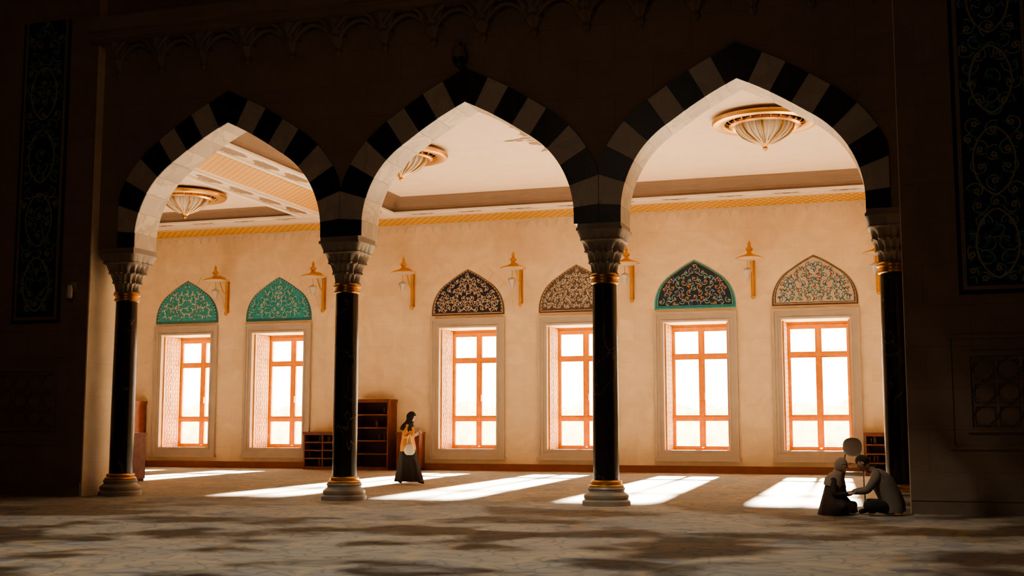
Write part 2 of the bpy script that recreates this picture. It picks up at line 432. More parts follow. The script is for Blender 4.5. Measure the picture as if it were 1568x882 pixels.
for wi,cx in enumerate(WIN):
    L=LUN[wi]; keys=list(dict.fromkeys(L[:8])); idx={k:i for i,k in enumerate(keys)}
    b=MB(); rng=random.Random(30+wi)
    pr=[(cx+x,LB+z) for x,z in archpoly(LHW,LR,0,24)]
    b.prism(pr[::-1],YW-.02,YW,idx[L[1]])
    pi_=[(cx+x,LB+.045+z) for x,z in archpoly(LHW-.05,LR-.07,0,24)]
    b.prism(pi_[::-1],YW-.026,YW-.02,idx[L[6]])
    pi2=[(cx+x,LB+.06+z) for x,z in archpoly(LHW-.065,LR-.09,0,24)]
    b.prism(pi2[::-1],YW-.029,YW-.025,idx[L[1]])
    pi3=[(cx+x,LB+.085+z) for x,z in archpoly(LHW-.11,LR-.14,0,24)]
    b.prism(pi3[::-1],YW-.033,YW-.028,idx[L[0]])
    for s_ in range(18):
        s0=SL*(s_+.5)/18; p=off(s0,0); 
        for sx in (-1,1): flower(b,cx+sx*p[0]*(LHW-.088)/HW,LB+.07+p[1]*(LR-.115)/RISE,.022,YW-.031,idx[L[2]],idx[L[3]],4)
    ornament(b,inarch,(0,1.1,LB+.1,LB+1.4),YW-.036,idx[L[2]],idx[L[3]],idx[L[4]],idx[L[5]],rng,L[8],1,cx,idx[L[7]])
    LOBJ.append(b.obj('tile_lunette',[T[k] for k in keys]))
    b=MB(); kx,kz=LHW/HW,LR/RISE; nb=5
    for i in range(nb):
        for sx in (1,-1):
            sa,sb=SL*i/nb,SL*(i+1)/nb-.03
            n=4; inn=[off(sa+(sb-sa)*q/n,.04) for q in range(n+1)]; out=[off(sa+(sb-sa)*q/n,.50) for q in range(n+1)]
            for q in range(n):
                qd=[inn[q],inn[q+1],out[q+1],out[q]]; qd=[(cx+sx*x*kx,LB+z*kz) for x,z in qd]
                if sx<0: qd=qd[::-1]
                b.prism(qd,YW-.012,YW+.005,0)
    b.obj('trim_lunette_voussoirs',[M['wall']])
# ------------------------------------------------------------------ windows
for wi,cx in enumerate(WIN):
    b=MB(); x0,x1=cx-.9,cx+.9; z0,z1=.6,4.22
    def frame(xa,xb,za,zb,w,ya,yb,mi):
        b.box(xa,xa+w,ya,yb,za,zb,mi); b.box(xb-w,xb,ya,yb,za,zb,mi)
        b.box(xa+w,xb-w,ya,yb,za,za+w,mi); b.box(xa+w,xb-w,ya,yb,zb-w,zb,mi)
    frame(x0-.27,x1+.27,z0-.22,z1+.29,.07,YW-.10,YW,0)
    frame(x0-.20,x1+.20,z0-.15,z1+.22,.08,YW-.06,YW,0)
    frame(x0-.12,x1+.12,z0-.07,z1+.14,.06,YW-.035,YW,0)
    frame(x0-.06,x1+.06,z0-.02,z1+.07,.055,YW-.055,YW,0)
    b.box(x0-.3,x1+.3,YW-.14,YW,z0-.27,z0-.20,0)
    frame(x0,x1,z0,z1-.06,.08,YG,YG+.12,1)
    b.box(x0,x1,YG,YG+.12,z1-.07,z1,1)
    b.box(cx-.042,cx+.042,YG-.02,YG+.12,z0+.1,z1-.1,1)
    for zr in (3.30,1.53): b.box(x0+.08,x1-.08,YG-.025,YG+.12,zr-.04,zr+.04,1)
    cells=[(z0+.1,1.48),(1.58,3.25),(3.35,z1-.16)]
    for za,zb in cells:
        for xa,xb in ((x0+.1,cx-.055),(cx+.055,x1-.1)): frame(xa-.02,xb+.02,za-.02,zb+.02,.055,YG+.002,YG+.09,1)
    b.box(cx+.06,cx+.09,YG-.07,YG-.02,2.05,2.25,4)
    b.box(x0,x1,YW,YG,z0,z0+.02,1)
    for sx,xa in ((1,x0),(-1,x1)):
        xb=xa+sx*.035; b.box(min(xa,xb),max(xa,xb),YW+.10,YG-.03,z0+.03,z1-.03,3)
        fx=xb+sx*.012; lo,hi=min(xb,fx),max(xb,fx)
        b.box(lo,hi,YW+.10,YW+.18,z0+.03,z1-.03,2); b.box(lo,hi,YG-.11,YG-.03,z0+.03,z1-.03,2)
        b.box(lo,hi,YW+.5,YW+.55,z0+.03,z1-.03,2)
        for q in range(26):
            zz=z0+.08+q*(z1-z0-.12)/26
            for yy in (YW+.26,YW+.41,YW+.63,YW+.79):
                o=.07 if q%2 else 0
                b.add([(fx,yy-.06+o*.6,zz),(fx,yy+o*.6,zz-.055),(fx,yy+.06+o*.6,zz),(fx,yy+o*.6,zz+.055)],[(0,1,2,3)],2)
    LOBJ[wi].parent=b.obj('window_%d'%(wi+1),[M['trimst'],M['wood'],M['shutter'],M['shutterd'],M['brass']])
# ------------------------------------------------------------------ aisle ceiling
ZL=7.55
b=MB()
TR=[(-25.5,-16.9,22.6,31.9,7.80),(-14.1,4.0,21.6,32.35,7.92)]
X0,X1,Y0,Y1=-27.5,5.5,20.05,YW
b.box(X0,X1,32.35,Y1,ZL,8.6)
b.box(X0,X1,Y0,21.6,ZL,8.6)
b.box(X0,TR[0][0],21.6,32.35,ZL,8.6); b.box(TR[0][1],TR[1][0],21.6,32.35,ZL,8.6); b.box(TR[1][1],X1,21.6,32.35,ZL,8.6)
b.box(TR[0][0],TR[0][1],21.6,22.6,ZL,8.6); b.box(TR[0][0],TR[0][1],31.9,32.35,ZL,8.6)
for t in TR: b.box(t[0],t[1],t[2],t[3],t[4],8.6)
b.obj('ceiling',[M['plaster']])
def rect_trim(x0,x1,y0,y1,w,z0,z1,mi=0):
    b.box(x0,x1,y0,y0+w,z0,z1,mi); b.box(x0,x1,y1-w,y1,z0,z1,mi); b.box(x0,x0+w,y0+w,y1-w,z0,z1,mi); b.box(x1-w,x1,y0+w,y1-w,z0,z1,mi)
b=MB()
for t in TR:
    rect_trim(t[0]-.08,t[1]+.08,t[2]-.08,t[3]+.08,.14,ZL-.06,ZL+.001)
    rect_trim(t[0]-.60,t[1]+.60,t[2]-.60,t[3]+.60,.10,ZL-.05,ZL+.001)
b.obj('trim_ceiling_mouldings',[M['white']])
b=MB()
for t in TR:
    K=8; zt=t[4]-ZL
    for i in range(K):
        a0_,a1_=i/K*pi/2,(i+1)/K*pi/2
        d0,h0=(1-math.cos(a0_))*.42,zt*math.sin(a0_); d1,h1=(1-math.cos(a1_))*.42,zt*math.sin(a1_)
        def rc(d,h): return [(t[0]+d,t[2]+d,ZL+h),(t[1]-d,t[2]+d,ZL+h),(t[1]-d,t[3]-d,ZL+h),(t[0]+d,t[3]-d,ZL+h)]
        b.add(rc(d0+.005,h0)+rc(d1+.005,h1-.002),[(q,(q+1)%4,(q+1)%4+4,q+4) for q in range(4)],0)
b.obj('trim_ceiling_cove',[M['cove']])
b=MB()
b.add([(-27.2,YW-.04,7.42),(5.2,YW-.04,7.42),(5.2,YW-.74,7.545),(-27.2,YW-.74,7.545)],[(0,3,2,1)])
b.box(-16.15,-14.85,21.9,32.5,ZL-.012,ZL)
b.box(-27,5,20.3,20.9,ZL-.012,ZL)
b.obj('trim_yellow_ceiling_bands',[M['yellow']])
b=MB()
def cartouche(x,y,along,z=ZL-.008,L=1.25):
    def pt(u,v): return (x+u,y+v,z) if along=='x' else (x+v,y+u,z)
    for s in (-1,1):
        vs=[]
        for i in range(13):
            t=i/12; u=s*L/2*t; w=.27*(1-t)**.8*(1+.25*math.cos(t*14)); vs+=[pt(u,w*.9-.02),pt(u,-w*.9-.02)]
        b.add(vs,[(2*i,2*i+1,2*i+3,2*i+2) for i in range(12)])
for t in TR:
    n=int((t[1]-t[0])/1.4)
    for i in range(n):
        x=t[0]+(i+.5)*(t[1]-t[0])/n
        cartouche(x,t[3]+.30,'x'); cartouche(x,t[2]-.30,'x')
    n=int((t[3]-t[2])/1.4)
    for i in range(n):
        y=t[2]+(i+.5)*(t[3]-t[2])/n
        cartouche(t[0]-.30,y,'y'); cartouche(t[1]+.30,y,'y')
b.obj('trim_ceiling_cartouches',[M['orn']])
b=MB()
b.box(-27.2,5.2,YW-.06,YW,7.37,7.425); b.box(-27.2,5.2,YW-.80,YW-.74,7.515,7.55)
x=-27
while x<5:
    b.box(x,x+.11,YW-.045,YW,7.31,7.37); b.prism([(x+.02,7.31),(x+.055,7.18),(x+.09,7.31)][::-1],YW-.03,YW,0); x+=.30
b.obj('trim_dentil_cornice',[M['trimd']])
# ------------------------------------------------------------------ chandeliers
def chandelier(x,y,zc,R=1.13):
    b=MB(); c=(x,y,zc)
    k=R/1.13
    pr=lambda L:[(r*k,z) for r,z in L]
    b.lathe(pr([(.60,.0),(.60,-.07),(.66,-.075)]),c,48,1)
    b.lathe(pr([(.82,-.10),(.86,-.16),(.98,-.19),(1.10,-.17),(1.13,-.12),(1.12,-.08),(1.0,-.06),(.82,-.08),(.82,-.10)]),c,64,0)
    b.lathe(pr([(.60,-.14),(.62,-.20),(.70,-.23),(.76,-.20),(.76,-.15),(.60,-.13)]),c,64,0)
    for i in range(24):
        a=2*pi*i/24
        path=[(x+k*r*math.cos(a),y+k*r*math.sin(a),zc+z) for r,z in ((.84,-.12),(.80,-.17),(.72,-.17))]
        b.tube(path,.02,6,0)
        path=[(x+k*r*math.cos(a),y+k*r*math.sin(a),zc+z) for r,z in ((.62,-.18),(.60,-.27),(.50,-.40),(.34,-.50),(.20,-.56),(.10,-.60))]
        b.tube(path,.022,6,0 if i%3==0 else 1)
    for i in range(12):
        a=2*pi*(i+.5)/12; b.tube([(x+k*.85*math.cos(a),y+k*.85*math.sin(a),zc),(x+k*.9*math.cos(a),y+k*.9*math.sin(a),zc-.1)],.02,6,0)
    b.lathe(pr([(.58,-.16),(.56,-.27),(.46,-.39),(.30,-.49),(.16,-.55),(.08,-.59)]),c,72,1,rf=lambda a,z:1+.05*math.sin(24*a))
    b.lathe(pr([(.11,-.58),(.13,-.61),(.09,-.64),(.05,-.67),(.06,-.70),(.001,-.76)]),c,24,0)
    return b.obj('chandelier',[M['gold'],M['glass']],True)
chandelier(-2.62,25.9,7.92); chandelier(-11.35,26.5,7.92); chandelier(-6.85,26.3,7.92,.85); chandelier(-18.9,28.9,7.80)
b=MB()
mx,my,mz=-6.85,26.3,7.912
for q in range(16):
    a=2*pi*q/16; L=1.85 if q%2==0 else 1.45
    for dr,w in ((.95,.16),(1.2,.20),(1.45,.12)):
        if dr>L-.1: continue
        for sgn in (-1,1):
            vs=[]
            for i in range(10):
                t=2*pi*i/10; u=.11*math.cos(t); v=w*.35*math.sin(t)+sgn*w*.6
                r=dr+u; vs.append((mx+r*math.cos(a)-v*math.sin(a),my+r*math.sin(a)+v*math.cos(a),mz))
            b.add(vs,[tuple(range(10))])
    vs=[(mx+r*math.cos(a+d),my+r*math.sin(a+d),mz) for r,d in ((L-.25,-.05),(L,0),(L-.25,.05),(L-.32,0))]
    b.add(vs,[(0,1,2,3)])
for q in range(32):
    a=2*pi*(q+.5)/32; r=1.08 if q%2 else 1.32
    b.add([(mx+r*math.cos(a)+.07*math.cos(2*pi*i/8),my+r*math.sin(a)+.07*math.sin(2*pi*i/8),mz-.002) for i in range(8)],[tuple(range(8))])
b.obj('trim_ceiling_medallion',[M['orn']])
# ------------------------------------------------------------------ wall lamps
def wall_lamp(x):
    b=MB(); y=YW-.10; yd=YW-.78
    b.tube([(x,y,4.88),(x,y,5.95)],.035,10,0)
    b.lathe([(.001,4.80),(.05,4.84),(.06,4.88),(.035,4.92)],(x,y,0),12,0)
    for z in (5.0,5.8): b.tube([(x,YW,z),(x,y,z)],.03,8,0)
    b.box(x-.06,x+.06,YW-.03,YW,4.9,5.9,0)
    b.tube([(x,y,5.9),(x,y-.15,6.0),(x,y-.4,6.02),(x,yd,5.98)],.03,8,0)
    b.tube([(x,y,5.45),(x,y-.2,5.55),(x,y-.38,5.8),(x,yd+.12,5.9)],.018,8,0)
    c=(x,yd,0)
    b.lathe([(.36,5.84),(.38,5.86),(.30,5.90),(.14,5.95),(.07,5.99),(.05,6.04),(.09,6.08),(.10,6.12),(.05,6.17),(.03,6.20),(.055,6.24),(.03,6.28),(.001,6.36)],c,32,0)
    b.lathe([(.001,5.80),(.16,5.81),(.36,5.84)],c,32,1)
    b.tube([(x-.08,yd+.15,5.85),(x-.08,yd+.15,5.62)],.008,6,0)
    b.lathe([(.02,5.62),(.12,5.56),(.13,5.53),(.11,5.52),(.03,5.28),(.001,5.26)],(x-.08,yd+.15,0),16,1)
    return b.obj('wall_lamp',[M['brass'],M['metalw']],True)
for x in (-20.49,-17.07,-14.08,-10.63,-7.28,-3.85,-.51): wall_lamp(x)
# ------------------------------------------------------------------ bookshelves
def shelf(name,x0,x1,y0,y1,h,rows,mid=True,p=.1):
    b=MB(); t=.04
    b.box(x0,x0+t,y0,y1,0,h); b.box(x1-t,x1,y0,y1,0,h); b.box(x0+t,x1-t,y1-.02,y1,0,h,1)
    b.box(x0-.03,x1+.03,y0-.03,y1,h,h+.05); b.box(x0-.015,x1+.015,y0-.015,y1,h-.05,h)
    b.box(x0+t,x1-t,y0+.01,y1-.02,0,.09)
    for i in range(1,rows+1):
        z=.09+i*(h-.12)/rows; 
        if i<rows: b.box(x0+t,x1-t,y0,y1-.02,z-.02,z+.02)
    if mid: b.box((x0+x1)/2-.02,(x0+x1)/2+.02,y0+.005,y1-.02,.09,h-.05)
    rng=random.Random(int(abs(x0)*10))
    for i in range(rows):
        z=.11+i*(h-.12)/rows; xx=x0+.06
        while xx<x1-.15:
            w=rng.uniform(.02,.05)
            if rng.random()<p and abs(xx+w/2-(x0+x1)/2)>.06: b.box(xx,xx+w,y0+.15,y0+.38,z,z+rng.uniform(.14,.2),2)
            xx+=w+.004
    return b.obj(name,[M['redwood'],M['reddark'],M['book']])
shelf('bookshelf',-15.75,-14.55,33.2,33.84,2.05,5,False)
shelf('low_bookshelf',-17.35,-16.1,33.25,33.84,1.08,4)
shelf('low_bookshelf',-.98,.05,33.25,33.75,1.08,4)
shelf('bookshelf',-24.4,-23.35,33.2,33.84,2.05,5,False)
def cabinet(x0,x1,y0,y1,h):
    b=MB(); b.box(x0,x1,y0,y1,.06,h); b.box(x0+.03,x1-.03,y0+.03,y1,0,.06,1); b.box(x0-.03,x1+.03,y0-.03,y1+.0,h,h+.04)
    b.box(x0+.07,x1-.07,y0-.012,y0,.15,h*.5); b.box(x0+.07,x1-.07,y0-.012,y0,h*.54,h-.08)
    b.ell((x1-.12,y0-.02,h*.48),(.015,.02,.015),1,8,6)
    return b.obj('wooden_cabinet',[M['redwood'],M['reddark']])
cabinet(-14.3,-13.58,33.25,33.7,1.08); cabinet(-17.9,-17.3,24.6,25.1,1.1)
# ------------------------------------------------------------------ hall tile panels & relief
def tile_panel(x0,x1,z0,z1,name):
    b=MB(); Y=19.148; cx=(x0+x1)/2; hw=(x1-x0)/2
    b.box(x0,x1,Y-.02,Y,z0,z1,1); b.box(x0+.06,x1-.06,Y-.03,Y-.02,z0+.06,z1,2); b.box(x0+.12,x1-.12,Y-.035,Y-.03,z0+.12,z1,0)
    ins=lambda x,z,m: abs(x)+m<hw-.13 and z-m>z0+.13 and z+m<z1
    rng=random.Random(5)
    ornament(b,ins,(0,hw,z0+.1,z1),Y-.038,3,4,5,3,rng,.20,1.3,cx)
    for i in range(5):
        zc=z0+.75+i*1.25
        path=[(cx+.30*math.sin(t/24*2*pi)*abs(math.sin(t/24*2*pi))**.3,zc+.52*math.cos(t/24*2*pi)) for t in range(25)]
        path=[p for p in path if p[1]<z1]
        if len(path)>20: strip(b,path,.03,Y-.048,3)
    z=z0+.1
    while z<z1-.1:
        for s in (-1,1): flower(b,cx+s*(hw-.09),z,.03,Y-.034,3,4,4)
        z+=.1
    b.obj(name,[T['dgrn'],T['navy'],M['halld'],T['pan'],T['brn'],T['turqd']])
tile_panel(-16.3,-15.2,3.25,9.2,'tile_panel'); tile_panel(.86,2.0,3.25,9.2,'tile_panel')
def girih(x0,x1,z0,z1):
    b=MB(); Y=19.15
    for (xa,xb,za,zb) in ((x0,x1,z0,z0+.07),(x0,x1,z1-.07,z1),(x0,x0+.07,z0+.07,z1-.07),(x1-.07,x1,z0+.07,z1-.07)): b.box(xa,xb,Y-.03,Y,za,zb)
    for (xa,xb,za,zb) in ((x0-.25,x1+.25,z0-.25,z0-.19),(x0-.25,x1+.25,z1+.19,z1+.25),(x0-.25,x0-.19,z0-.19,z1+.19),(x1+.19,x1+.25,z0-.19,z1+.19)): b.box(xa,xb,Y-.02,Y,za,zb)
    st=.42; xx=x0+.25
    while xx<x1-.1:
        zz=z0+.25
        while zz<z1-.1:
            for k in range(2):
                sq=[(xx+.19*math.cos(pi/4*k+pi/2*i),Y-.01,zz+.19*math.sin(pi/4*k+pi/2*i)) for i in range(4)]
                b.tube(sq,.012,6,0,closed=True)
            zz+=st*.8
        xx+=st*.8
    b.obj('trim_girih_relief',[M['hall']])
girih(-16.6,-15.2,1.2,2.4); girih(.9,2.3,1.2,2.4)
b=MB(); c=(-7.16,YF-.16,0)
b.box(c[0]-.07,c[0]+.07,YF-.06,YF,7.72,7.98,1); b.tube([(c[0],YF-.03,7.93),(c[0],YF-.16,7.95),(c[0],YF-.16,7.85)],.03,10,1)
b.lathe([(.04,7.90),(.09,7.87),(.12,7.80),(.12,7.72),(.13,7.71),(.13,7.68)],c,24,1); b.lathe([(.115,7.69),(.11,7.62),(.08,7.55),(.04,7.52),(.001,7.51)],c,24,0)
b.obj('security_camera',[M['dark'],M['halld']],True)
b=MB(); sx,sy,sz=-14.9,19.15,3.85
b.box(sx-.05,sx+.05,sy-.03,sy,sz-.02,sz+.16,0); b.tube([(sx,sy-.02,sz+.1),(sx,sy-.12,sz+.1)],.02,8,0)
b.lathe([(.035,-.16),(.06,-.14),(.065,-.0),(.055,.08),(.001,.10)],(sx,sy-.13,sz),16,0)
b.obj('wall_speaker',[M['metalw']],True)
# ------------------------------------------------------------------ exterior
b=MB(); b.box(-120,80,35.2,200,-.4,-.1); b.obj('exterior_ground',[M['ground']])
def hedge(name,x0,x1,y,h,seed):
    b=MB(); rng=random.Random(seed); x=x0
    while x<x1:
        r=rng.uniform(.7,1.1)*h*.55; b.ell((x,y+rng.uniform(-.4,.4),h*.45-.1),(r,r*.8,h*.55*rng.uniform(.8,1.1)),0,12,8); x+=r*1.1
    b.obj(name,[M['leaf']],True)
hedge('garden_hedge',-60,15,58,1.7,3); hedge('garden_hedge',-75,25,85,3.2,4)
# ------------------------------------------------------------------ people helpers
def seg_d(p,a,c):
    ab=c-a; t=max(0,min(1,(p-a).dot(ab)/max(ab.length_squared,1e-9))); return (p-(a+ab*t)).length
def skinmesh(name,verts,edges,rad,roots,mats,groups,parent,sub=2):
    me=bpy.data.meshes.new(name+'_cage'); me.from_pydata(verts,edges,[])
    o=bpy.data.objects.new(name+'_cage',me); sc.collection.objects.link(o)
    o.modifiers.new('Skin','SKIN')
    for i,r in enumerate(rad):
        sv=me.skin_vertices[0].data[i]; sv.radius=(r if isinstance(r,tuple) else (r,r)); sv.use_root=(i in roots)
    sb=o.modifiers.new('Sub','SUBSURF'); sb.levels=sub; sb.render_levels=sub
    bpy.context.view_layer.update()
    dg=bpy.context.evaluated_depsgraph_get()
    m2=bpy.data.meshes.new_from_object(o.evaluated_get(dg)); m2.name=name
    bpy.data.objects.remove(o)
    m2.materials.clear()
    for m in mats: m2.materials.append(m)
    V=[Vector(v) for v in verts]
    for p in m2.polygons:
        p.use_smooth=True
        if len(mats)>1:
            best=min(range(len(edges)),key=lambda e:seg_d(p.center,V[edges[e][0]],V[edges[e][1]])-.5*(rad[edges[e][0]] if not isinstance(rad[edges[e][0]],tuple) else rad[edges[e][0]][0]))
            p.material_index=groups[best]
    ob=bpy.data.objects.new(name,m2); sc.collection.objects.link(ob); ob.parent=parent
    return ob
def body(parent,J,R,mats,name='body'):
    keys=list(J); idx={k:i for i,k in enumerate(keys)}
    E=[('pelvis','spine','t'),('spine','chest','t'),('chest','neck','t'),('neck','headb','s')]
    for s in 'LR':
        E+=[('chest','sh'+s,'t'),('sh'+s,'el'+s,'t'),('el'+s,'wr'+s,'t'),('pelvis','hip'+s,'l'),('hip'+s,'kn'+s,'l'),('kn'+s,'an'+s,'l'),('an'+s,'toe'+s,'f')]
    gi={'t':0,'s':1,'l':2,'f':3}
    return skinmesh(name,[J[k] for k in keys],[(idx[a],idx[c]) for a,c,_ in E],[R[k.rstrip('LR') if k[-1] in 'LR' else k] for k in keys],[idx['pelvis']],mats,[gi[g] for *_,g in E],parent)
def hand(parent,wr,d,nrm,thumb,curl,name):
    wr=Vector(wr); d=Vector(d).normalized(); nrm=Vector(nrm); nrm=(nrm-d*nrm.dot(d)).normalized(); sd=d.cross(nrm).normalized()
    if sd.dot(Vector(thumb))<0: sd=-sd
    V=[wr-d*.03];R=[.024];E=[];V.append(wr+d*.01);R.append(.024);E.append((0,1))
    for i,(o_,L) in enumerate(((.030,.072),(.010,.080),(-.010,.074),(-.030,.058))):
        m=wr+d*(.085-.006*abs(i-1))+sd*o_; V.append(wr+d*.04+sd*o_*.8);R.append(.015);k=len(V)-1;E.append((1,k))
        V.append(m);R.append(.0125);E.append((k,k+1))
        p=m; dr=d
        for j,fr in enumerate((.45,.30,.25)):
            a=curl*(.7+.35*j)*(1+.08*i); dr=(dr*math.cos(a)+nrm*math.sin(a)).normalized()
            p=p+dr*L*fr; V.append(p);R.append((.0095,.0088,.0078)[j]);E.append((len(V)-2,len(V)-1))
    p=wr+d*.025+sd*.028; V.append(p);R.append(.015);E.append((1,len(V)-1))
    dr=(d*.7+sd*.75+nrm*.25).normalized()
    for j,L in enumerate((.036,.030,.024)):
        p=p+dr*L; V.append(p);R.append((.012,.0105,.009)[j]);E.append((len(V)-2,len(V)-1)); dr=(dr+d*.35+nrm*curl*.5).normalized()
    return skinmesh(name,[tuple(v) for v in V],E,R,[0],[M['skin']],[0]*len(E),parent,1)
def headgrid(scale=1.0,n=60,m=44,face=True):
    vs=[];par=[]
    for j in range(m+1):
        t=pi*j/m
        for i in range(n):
            a=2*pi*i/n; f=math.sin(t)*math.cos(a); s=math.sin(t)*math.sin(a); h=math.cos(t)
            x,y,z=f*.096,s*.076,h*.118
            if h<0: y*=1-.28*(-h)**1.4; x*=1-.12*(-h) if f>0 else 1-.35*(-h)
            if face and f>0:
                g=lambda u,w:math.exp(-(u/w)**2)
                x+=.026*g(s,.13)*g(h+.17,.16)+.010*g(s,.10)*g(h-.02,.18)
                x-=.012*(g(s-.38,.17)+g(s+.38,.17))*g(h-.06,.12)
                x+=.007*g(s,.26)*g(h+.47,.09)+.010*g(s,.25)*g(h+.82,.16)+.004*g(s,.5)*g(h-.2,.08)
            vs.append(Vector((x,y,z))*scale); par.append((f,s,h))
    fs=[(j*n+i,(j+1)*n+i,(j+1)*n+(i+1)%n,j*n+(i+1)%n) for j in range(m) for i in range(n)]
    return vs,fs,par
def head(parent,c,tilt,yaw,hair=None,veil=None,name='head'):
    R=Matrix.Rotation(yaw,3,'Z')@Matrix.Rotation(tilt,3,'Y'); c=Vector(c)
    b=MB(); vs,fs,par=headgrid(); b.add([c+R@v for v in vs],fs,0)
    for s in (-1,1):
        b.ell(c+R@Vector((.0735,s*.030,.008)),(.012,.014,.0075),1,10,8,R); b.ell(c+R@Vector((.0835,s*.029,.007)),(.003,.006,.006),3,8,6,R)
        b.ell(c+R@Vector((.088,s*.030,.028)),(.006,.018,.0035),3,8,6,R)
        if not veil:
            b.ell(c+R@Vector((-.005,s*.078,-.005)),(.020,.009,.032),0,10,8,R)
    b.ell(c+R@Vector((.083,0,-.055)),(.008,.022,.006),2,10,6,R)
    b.obj(name,[M['skin'],M['eye'],M['lip'],M['hair']],True,parent,80)
    if hair:
        b=MB(); vs,fs,par=headgrid(1.09,face=False)
        keep=[f for f in fs if all((par[i][2]>.42 or (par[i][0]<.12 and par[i][2]>-.45)) for i in f)]
        b.add([c+R@(v+Vector((-.004,0,.004))) for v in vs],keep,0); b.obj('hair',[M['hair']],True,parent,80)
    if veil:
        b=MB(); vs,fs,par=headgrid(1.16,face=False)
        keep=[f for f in fs if not all((par[i][0]>.60 and par[i][2]<.50 and par[i][2]>-.72) for i in f)]
        b.add([c+R@(v +Vector((-.012,0,.0))) for v in vs],keep,0)
        return b
def empty(name,loc,rz):
    e=bpy.data.objects.new(name,None); sc.collection.objects.link(e); e.location=loc; e.rotation_euler=(0,0,rz); e.empty_display_size=.2
    return e
RB=dict(pelvis=(.13,.13),spine=.115,chest=(.13,.13),neck=.05,headb=.05,sh=.062,el=.043,wr=.030,hip=.095,kn=.062,an=.042,toe=.035)
# ---- walking woman
w=empty('walking_woman',(-10.6,25.3,0),math.radians(8))
J=dict(pelvis=(0,0,.90),spine=(0,0,1.06),chest=(.02,0,1.24),neck=(.03,0,1.37),headb=(.045,0,1.43),
 shL=(.02,.15,1.29),elL=(-.02,.21,1.04),wrL=(.19,.10,1.11),shR=(.02,-.15,1.29),elR=(-.05,-.21,1.05),wrR=(.16,-.13,1.10),
 hipL=(0,.08,.86),knL=(-.05,.08,.47),anL=(-.27,.08,.11),toeL=(-.15,.08,.035),hipR=(0,-.08,.86),knR=(.18,-.08,.48),anR=(.27,-.08,.08),toeR=(.41,-.08,.045))
r=dict(RB); r['pelvis']=.12; r['chest']=.115; r['sh']=.055
body(w,J,r,[M['jacket'],M['skin'],M['skirt'],M['dark']])
bb=head(w,(.075,0,1.49),math.radians(22),0,None,True)
bb.loft([((-.03,0,1.19),.155,.195),((-.015,0,1.24),.155,.20),((0,0,1.29),.14,.19),((.015,0,1.33),.12,.15),((.03,0,1.38),.092,.10),((.045,0,1.43),.088,.085)],28,0,(.05,9,.8))
bb.obj('hijab',[M['hijab']],True,w,80)
b=MB(); b.loft([((0,0,.74),.175,.195),((0,0,.86),.17,.19),((.0,0,1.0),.14,.165),((.01,0,1.15),.135,.165),((.02,0,1.27),.12,.165),((.025,0,1.33),.08,.12)],32,0,(.05,7,.7)); b.obj('jacket',[M['jacket']],True,w,80)
b=MB(); b.loft([((.02,0,.07),.32,.20),((.02,0,.2),.295,.195),((.015,0,.4),.25,.19),((.01,0,.6),.205,.185),((0,0,.8),.165,.18),((0,0,.93),.13,.15)],40,0,(.09,9,.35)); b.obj('skirt',[M['skirt']],True,w,80)
hand(w,(.16,-.13,1.10),(1,.45,.35),(0,.4,1),(0,0,1),.55,'hand_right'); hand(w,(.19,.10,1.11),(1,-.5,.3),(0,-.3,1),(0,0,1),.55,'hand_left')
b=MB(); b.box(-.035,.035,-.004,.004,-.07,.07); o=b.obj('phone',[M['dark']],parent=w); o.location=(.275,-.03,1.17); o.rotation_euler=(0,math.radians(-35),math.radians(80))
b=MB(); b.loft([((.11,-.27,.66),.05,.02),((.11,-.27,.68),.09,.04),((.11,-.27,.73),.12,.055),((.11,-.27,.79),.12,.055),((.11,-.27,.85),.10,.04),((.11,-.27,.91),.07,.02)],24,0,(.06,6,1))
for yy in (-.285,-.255): b.tube([(.05,yy,.90),(.055,yy,.98),(.07,yy+.04,1.09),(.10,yy+.07,1.11),(.14,yy+.02,1.0),(.165,yy,.90)],.008,6,0)
b.obj('tote_bag',[M['bag']],True,w,80)
# ---- seated man (faces -X)
mn=empty('seated_man',(-.20,18.72,0),math.radians(180))
J=dict(pelvis=(0,0,.14),spine=(.04,0,.31),chest=(.14,0,.50),neck=(.25,0,.64),headb=(.31,0,.69),
 shL=(.19,.18,.58),elL=(.33,.25,.36),wrL=(.56,.10,.33),shR=(.19,-.18,.58),elR=(.33,-.25,.36),wrR=(.56,-.08,.33),
 hipL=(.04,.10,.12),knL=(.36,.32,.16),anL=(.24,-.02,.065),toeL=(.34,-.13,.045),hipR=(.04,-.10,.12),knR=(.36,-.32,.16),anR=(.36,.02,.075),toeR=(.46,.14,.05))
r=dict(RB); r.update(pelvis=.14,spine=.145,chest=.15,neck=.058,sh=.08,el=.056,wr=.036,hip=.11,kn=.075,an=.045,toe=.04)
body(mn,J,r,[M['shirt'],M['skin'],M['trous'],M['dark']])
head(mn,(.385,0,.755),math.radians(48),math.radians(-12),True)
b=MB(); b.loft([((-.02,0,.05),.17,.20),((-.01,0,.16),.175,.21),((.04,0,.31),.165,.205),((.12,0,.47),.165,.22),((.19,0,.58),.12,.19),((.24,0,.635),.07,.09)],32,0,(.04,6,.9)); b.obj('shirt',[M['shirt']],True,mn,80)
hand(mn,(.56,.10,.33),(1,-.2,-.1),(0,0,-1),(0,-1,0),.4,'hand_left'); hand(mn,(.56,-.08,.33),(1,.2,-.1),(0,0,-1),(0,1,0),.4,'hand_right')
